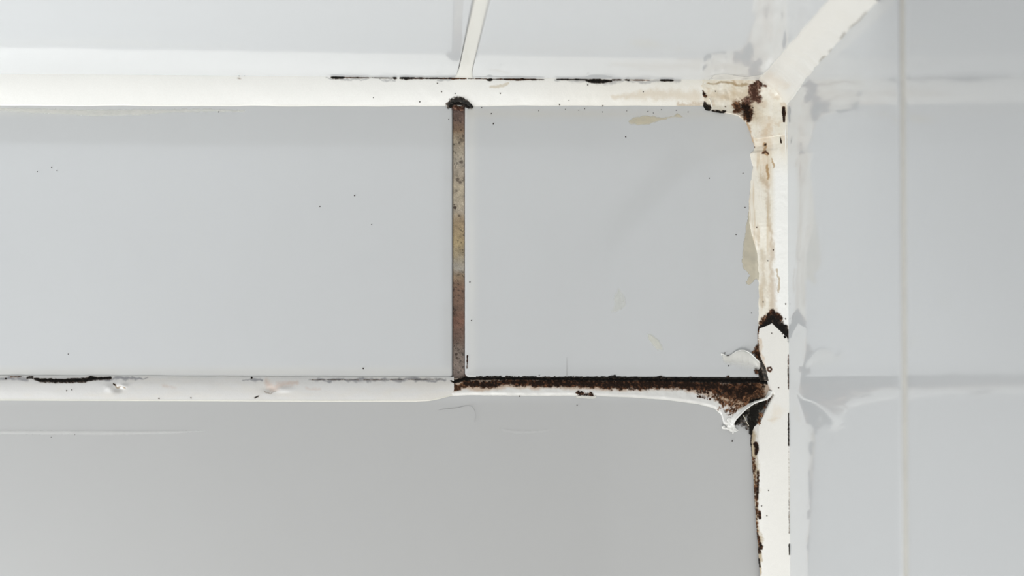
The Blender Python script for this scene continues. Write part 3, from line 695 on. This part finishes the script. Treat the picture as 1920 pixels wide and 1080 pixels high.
# upper torn flap beside the pointed bead: curled rim and translucent skin below it
SK = np.array((.84, .83, .78))
f1 = ribbon('peeling_flap', [(1354, 663), (1360, 668), (1368, 667), (1374, 662), (1382, 658), (1392, 657), (1402, 661), (1410, 668), (1418, 676), (1425, 682)], [20, 18, 22, 28, 36, 38, 36, 30, 22, 14], [1, 1.5, 1, 2, 4, 5, 5, 5, 5, 4],
            M_FILM, SK, new, drop=(.05, 1.0), alpha=lambda A, T: .62 * (1 - sst(A, .2, 1)), thick=.6, label='upper torn translucent flap lying over the cut tile')
tube('curled_rim', [(1371, 665, 2, .5), (1377, 661, 3, .8), (1385, 657.5, 4.5, 1.0), (1394, 657, 5, 1.1), (1403, 661, 5.5, 1.0), (1411, 668, 6, .9), (1419, 676, 6, .8), (1424, 681, 6, .6)], M_SIL, SIL, f1)
tube('curled_rim', [(1354, 668, .8, .6), (1352, 663, 1.5, .9), (1357, 665, 2, .8), (1363, 669, 1.5, .7)], M_SIL, SIL * .95, f1)
# lower torn flap: folded ridge with a frayed white end
f2 = ribbon('peeling_flap', [(1443, 733), (1440, 742), (1434, 749), (1424, 752), (1412, 756), (1402, 763), (1392, 771), (1383, 780), (1376, 789), (1373, 800)], [6, 8, 8, 8, 10, 13, 15, 16, 17, 16], [16, 15, 14, 13, 12, 11, 10, 9, 8, 5],
            M_SIL, SIL * .97, lowr, drop=(-.75, -.45), thick=.9, label='lower folded white flap with a frayed end')
tube('curled_rim', [(1446, 724, 17, 1.2), (1445, 734, 18, 2.0), (1440, 743, 17, 2.6), (1433, 749, 16, 2.2), (1423, 752, 15, 1.7), (1412, 756, 14, 1.5), (1402, 763, 13, 1.5), (1392, 771, 12, 1.5), (1384, 779, 11, 1.6), (1377, 787, 9, 1.8), (1372, 797, 5, 2.6)], M_SIL, SIL, f2)
tube('curled_rim', [(1392, 778, 4, .7), (1396, 784, 4, .8), (1399, 791, 3, .8), (1404, 799, 2, .8)], M_SIL, YEL * .7, f2)
# crease ridges on the corner bead
tube('crease', [(1430, 262, 11, .6), (1440, 252, 20, .9), (1449, 244, 30, .9), (1456, 238, 36, .6)], M_SIL, SIL, old)
tube('crease', [(1404, 150, 20, .5), (1403, 160, 17, .8), (1402, 168, 15, .6)], M_SIL, SIL * .95, old)
tube('crease', [(1308, 163, 13, 1.6), (1312, 159, 15, 2.0), (1322, 156, 17, 1.6), (1340, 154.5, 18, 1.3), (1362, 155, 18, 1.0)], M_SIL, SIL, old)
tube('crease', [(1328, 186, 8, .9), (1332, 194, 7, 1.3), (1334, 203, 5, 1.0)], M_SIL, CREAM, old)
tube('crease', [(1334, 163, 14, .9), (1335, 170, 13, 1.3), (1333, 178, 11, .9)], M_SIL, CREAM, old)
rr = lambda y, hh: (float(xc(y)) - 1.2, y, hh)
tube('crease', [(float(xc(192)) - 3, 192, 48, 1.2), (float(xc(186)) - 3, 184, 60, 1.8), (float(xc(180)) - 3, 178, 78, 1.8), (float(xc(180)) - 3, 176, 98, 1.2), (float(xc(180)) - 3, 177, 115, .7)], M_SIL, SIL, side)
tube('crease', [(float(xc(245)) - 1.5, 244, 44, .8), (float(xc(256)) - 2, 256, 43, 1.6), (float(xc(270)) - 2, 272, 43, 1.8), (float(xc(285)) - 2, 290, 43, 1.2), (float(xc(300)) - 1.5, 310, 43, .6)], M_SIL, SIL, old)

# ---------------------------------------------------------------- thin films, smears and flakes stuck to the tiles, plus a painted reflection
def film(name, outline, color, alpha, label=None, cat='silicone film', plane='back', h0=0.2, step=1.5, ragged=2.5, fade=4.0, seed=71, parent=None, hz=None, mat=None):
    P = np.array(outline, float)
    U, V = np.meshgrid(np.arange(P[:, 0].min() - 4, P[:, 0].max() + 4, step), np.arange(P[:, 1].min() - 4, P[:, 1].max() + 4, step), indexing='ij')
    inside = np.zeros(U.shape, bool); dmin = np.full(U.shape, 1e9)
    for (x1, y1), (x2, y2) in zip(P, np.roll(P, -1, axis=0)):
        cond = ((y1 > V) != (y2 > V)) & (U < (x2 - x1) * (V - y1) / (y2 - y1 + 1e-12) + x1); inside ^= cond
        dx, dy = x2 - x1, y2 - y1; t = np.clip(((U - x1) * dx + (V - y1) * dy) / (dx * dx + dy * dy + 1e-9), 0, 1)
        dmin = np.minimum(dmin, np.hypot(U - x1 - t * dx, V - y1 - t * dy))
    s = np.where(inside, dmin, -dmin) + ragged * 2 * (fbm(U, V, 7, seed) - .5)
    a = sst(s, 0, fade) * alpha * (0.75 + 0.5 * fbm(U, V, 16, seed + 1))
    c = np.ones(U.shape + (4,)); c[..., :3] = np.array(color) * (1 + .10 * (fbm(U, V, 10, seed + 2)[..., None] - .5)); c[..., 3] = np.clip(a, 0, 1)
    e = h0 + 0.3 * sst(s, 0, 5) + (0 if hz is None else hz(U, V))
    mk = (s[:-1, :-1] > 0) & (s[1:, 1:] > 0) & (s[1:, :-1] > 0) & (s[:-1, 1:] > 0)
    if plane == 'back': wx, wy, h = U, V, e
    elif plane == 'ceiling': wx, wy, h = U, yc(U) + e, V
    else: wx, wy, h = xc(V) - e, V, U
    o = grid_obj(name, wx, wy, h, c, mat or M_FILM, parent, plane != 'back', mk)
    if parent is None: top(o, label, cat)
    elif label: o['label'] = label
    return o
film('silicone_film', [(1409, 300), (1412, 330), (1407, 350), (1404, 380), (1401, 410), (1397, 430), (1393, 460), (1390, 490), (1392, 505), (1398, 509), (1404, 516), (1397, 528), (1403, 536), (1411, 532), (1418, 524), (1424, 530), (1426, 560), (1430, 540), (1430, 300)],
     (.63, .575, .45), .85, 'thin yellowish silicone film smeared over the cut tile beside the corner bead', ragged=1.8, fade=2.5, hz=lambda x, y: np.maximum(0, (x - 1416)) * .25)
film('silicone_smear_and_reflection', [(1176, 226), (1185, 219), (1205, 216), (1225, 217), (1245, 219), (1262, 216), (1268, 211), (1276, 214), (1288, 222), (1275, 222), (1262, 221), (1240, 227), (1218, 234), (1195, 236), (1180, 233)],
     (.72, .645, .47), .65, 'pale yellow teardrop smear under the ceiling bead on the cut tile', 'silicone smear', ragged=1.8, fade=4)
film('silicone_flake', [(1212, 624), (1222, 626), (1234, 634), (1240, 642), (1245, 654), (1244, 661), (1238, 658), (1231, 658), (1222, 648), (1214, 636)], (.84, .83, .73), .6, 'small cream silicone flake low on the cut tile', 'silicone flake', ragged=1.5, fade=5)
film('silicone_flake', [(1159, 535), (1166, 545), (1174, 556), (1176, 570), (1168, 580), (1155, 588), (1144, 586), (1150, 572), (1148, 560), (1154, 548)], (.84, .84, .76), .32, 'faint translucent flake mark in the middle of the cut tile', 'silicone flake', ragged=2, fade=5)
film('silicone_smear_and_reflection', [(0 - 40, 206), (60, 213), (130, 216), (180, 219), (260, 217), (330, 212), (400, 211), (460, 212), (460, 205), (380, 203), (300, 204), (150, 205), (60, 202), (-40, 200)], (.86, .85, .78), .5, 'long cream smear below the ceiling bead on the wide tile', 'silicone smear', ragged=1.5, fade=3)
film('silicone_smear_and_reflection', [(-40, 806), (120, 806), (260, 807), (380, 806), (400, 810), (330, 814), (200, 817), (60, 816), (-40, 815)], (.86, .85, .82), .25, 'faint reflection streak painted across the lower tile below the flat bead', 'silicone smear', ragged=1.2, fade=4, step=2, h0=.12)  # soft reflected light band painted as a thin pale film
film('silicone_smear_and_reflection', [(930, 800), (960, 806), (1010, 806), (1040, 800), (1030, 812), (980, 815), (945, 812)], (.84, .83, .81), .15, 'faint pale patch on the lower tile under the mouldy bead', 'silicone smear', ragged=2, fade=5)  # thin pale patch, mostly transparent
film('silicone_flake', [(1076, 743), (1090, 741), (1110, 742), (1119, 741), (1117, 748), (1105, 749), (1090, 747), (1080, 747)], (.74, .72, .66), .95, 'tiny torn cream flake hanging below the mouldy bead', 'silicone flake', ragged=1.0, fade=1.5, h0=1.6, step=1)
# scraped silicone skin above the end of the ceiling bead, on the ceiling
film('scraped_skin', [(1290, 3), (1318, 12), (1326, 30), (1322, 50), (1334, 64), (1350, 66), (1372, 52), (1388, 46), (1404, 56), (1420, 70), (1432, 74), (1440, 60), (1440, 3)], (.74, .73, .69), .85, 'ragged white skin of silicone on the ceiling tile', plane='ceiling', ragged=4, fade=5, parent=old, step=2)

film('frayed_end', [(1352, 800), (1356, 798), (1361, 801), (1363, 795), (1360, 788), (1364, 783), (1371, 783), (1377, 789), (1377, 797), (1379, 803), (1385, 808), (1381, 811), (1377, 810), (1374, 817), (1371, 811), (1366, 808), (1361, 806), (1354, 805)],
     SIL * .97, 1.0, None, step=.7, ragged=1.6, fade=.5, h0=1.0, parent=f2, mat=M_SIL, hz=lambda x, y: 3.5 * fbm(x, y, 5, 5) + 2 * (y < 800))
# ---------------------------------------------------------------- specks, a scratch and a hair
random.seed(4)
specks = [(410, 210, 1.6), (600, 387, 1.5), (665, 367, 1.7), (697, 421, 1.3), (97, 314, 1.6), (107, 320, 1.4), (70, 322, 1.2), (681, 691, 1.9), (128, 664, 1.3), (903, 202, 1.4), (921, 213, 1.3), (925, 232, 1.7), (1173, 257, 1.6), (1330, 334, 1.3), (1393, 325, 1.4), (1397, 389, 1.4),
          (881, 529, 1.6), (884, 601, 1.4), (1365, 667, 2.4), (1359, 662, 1.6), (1366, 686, 1.8), (1373, 827, 2.0), (974, 743, 1.6), (1082, 760, 1.2), (853, 178, 1.5), (841, 224, 1.3), (1380, 440, 1.2), (1409, 587, 1.2), (1096, 204, 1.2), (1066, 190, 1.2), (700, 185, 1.3), (1380, 108, 1.3), (460, 147, 1.5), (450, 147, 1.8),
          (1010, 208, 1.0), (1060, 205, 1.0), (1085, 207, 1.0), (1130, 210, 1.2), (1175, 208, 1.1), (1215, 209, 1.2), (1240, 206, 1.1), (1268, 207, 1.1), (1290, 210, 1.2), (1225, 212, 1.0), (140, 815, 1.2), (96, 820, 1.1), (1075, 706, 1.5), (1011, 704, 1.4), (950, 705, 1.3)]
vs, fs = [], []
for (x, y, r) in specks:
    hh = 0.2 if y > 203 else float(bead_h(np.array(float(x)), np.array(float(y)))) + .3
    if y < 140: continue
    b0 = len(vs); n = 7
    for ring, (k, dz) in enumerate(((1.0, 0.0), (.65, .55))):
        for j in range(n):
            a_ = 2 * math.pi * j / n; q = r * k * (0.75 + .5 * random.random()) * .8
            vs.append(W(x + q * math.cos(a_), y + q * math.sin(a_), hh + dz * r))
    vs.append(W(x, y, hh + .8 * r))
    for j in range(n):
        j2 = (j + 1) % n
        fs.append((b0 + j, b0 + j2, b0 + n + j2, b0 + n + j)); fs.append((b0 + n + j, b0 + n + j2, b0 + 2 * n))
me = bpy.data.meshes.new('dirt_specks'); me.from_pydata(vs, [], fs); me.materials.append(M_SPECK)
o = bpy.data.objects.new('dirt_specks', me); COL.objects.link(o); o['kind'] = 'stuff'
top(o, 'fine dark dirt specks scattered over the glazed tiles', 'dirt')
hair = tube('hair', [(822, 769, .3, .28), (840, 767, .3, .28), (858, 765, .3, .28), (874, 761, .3, .28), (884, 762, .3, .28), (890, 770, .3, .28), (892, 780, .3, .28), (890, 792, .3, .28)], M_HAIR)
top(hair, 'fine curled hair stuck on the lower tile below the end of the brown joint', 'hair')
scr = tube('hairline_scratch', [(1062.5, 670, .15, .2), (1062.7, 690, .15, .3), (1062.5, 708, .15, .4)], M_HAIR)
top(scr, 'thin upright grey scratch above the mouldy bead on the cut tile', 'scratch')

for o in list(COL.objects):
    if o.parent is None and o.get('label'):
        g = {'silicone bead': 'silicone beads in the tile corner', 'mould': 'mould growths along the joints', 'silicone flake': 'silicone flakes stuck to the tiles',
             'silicone smear': 'silicone smears on the tiles'}.get(o.get('category'))
        if g: o['group'] = g
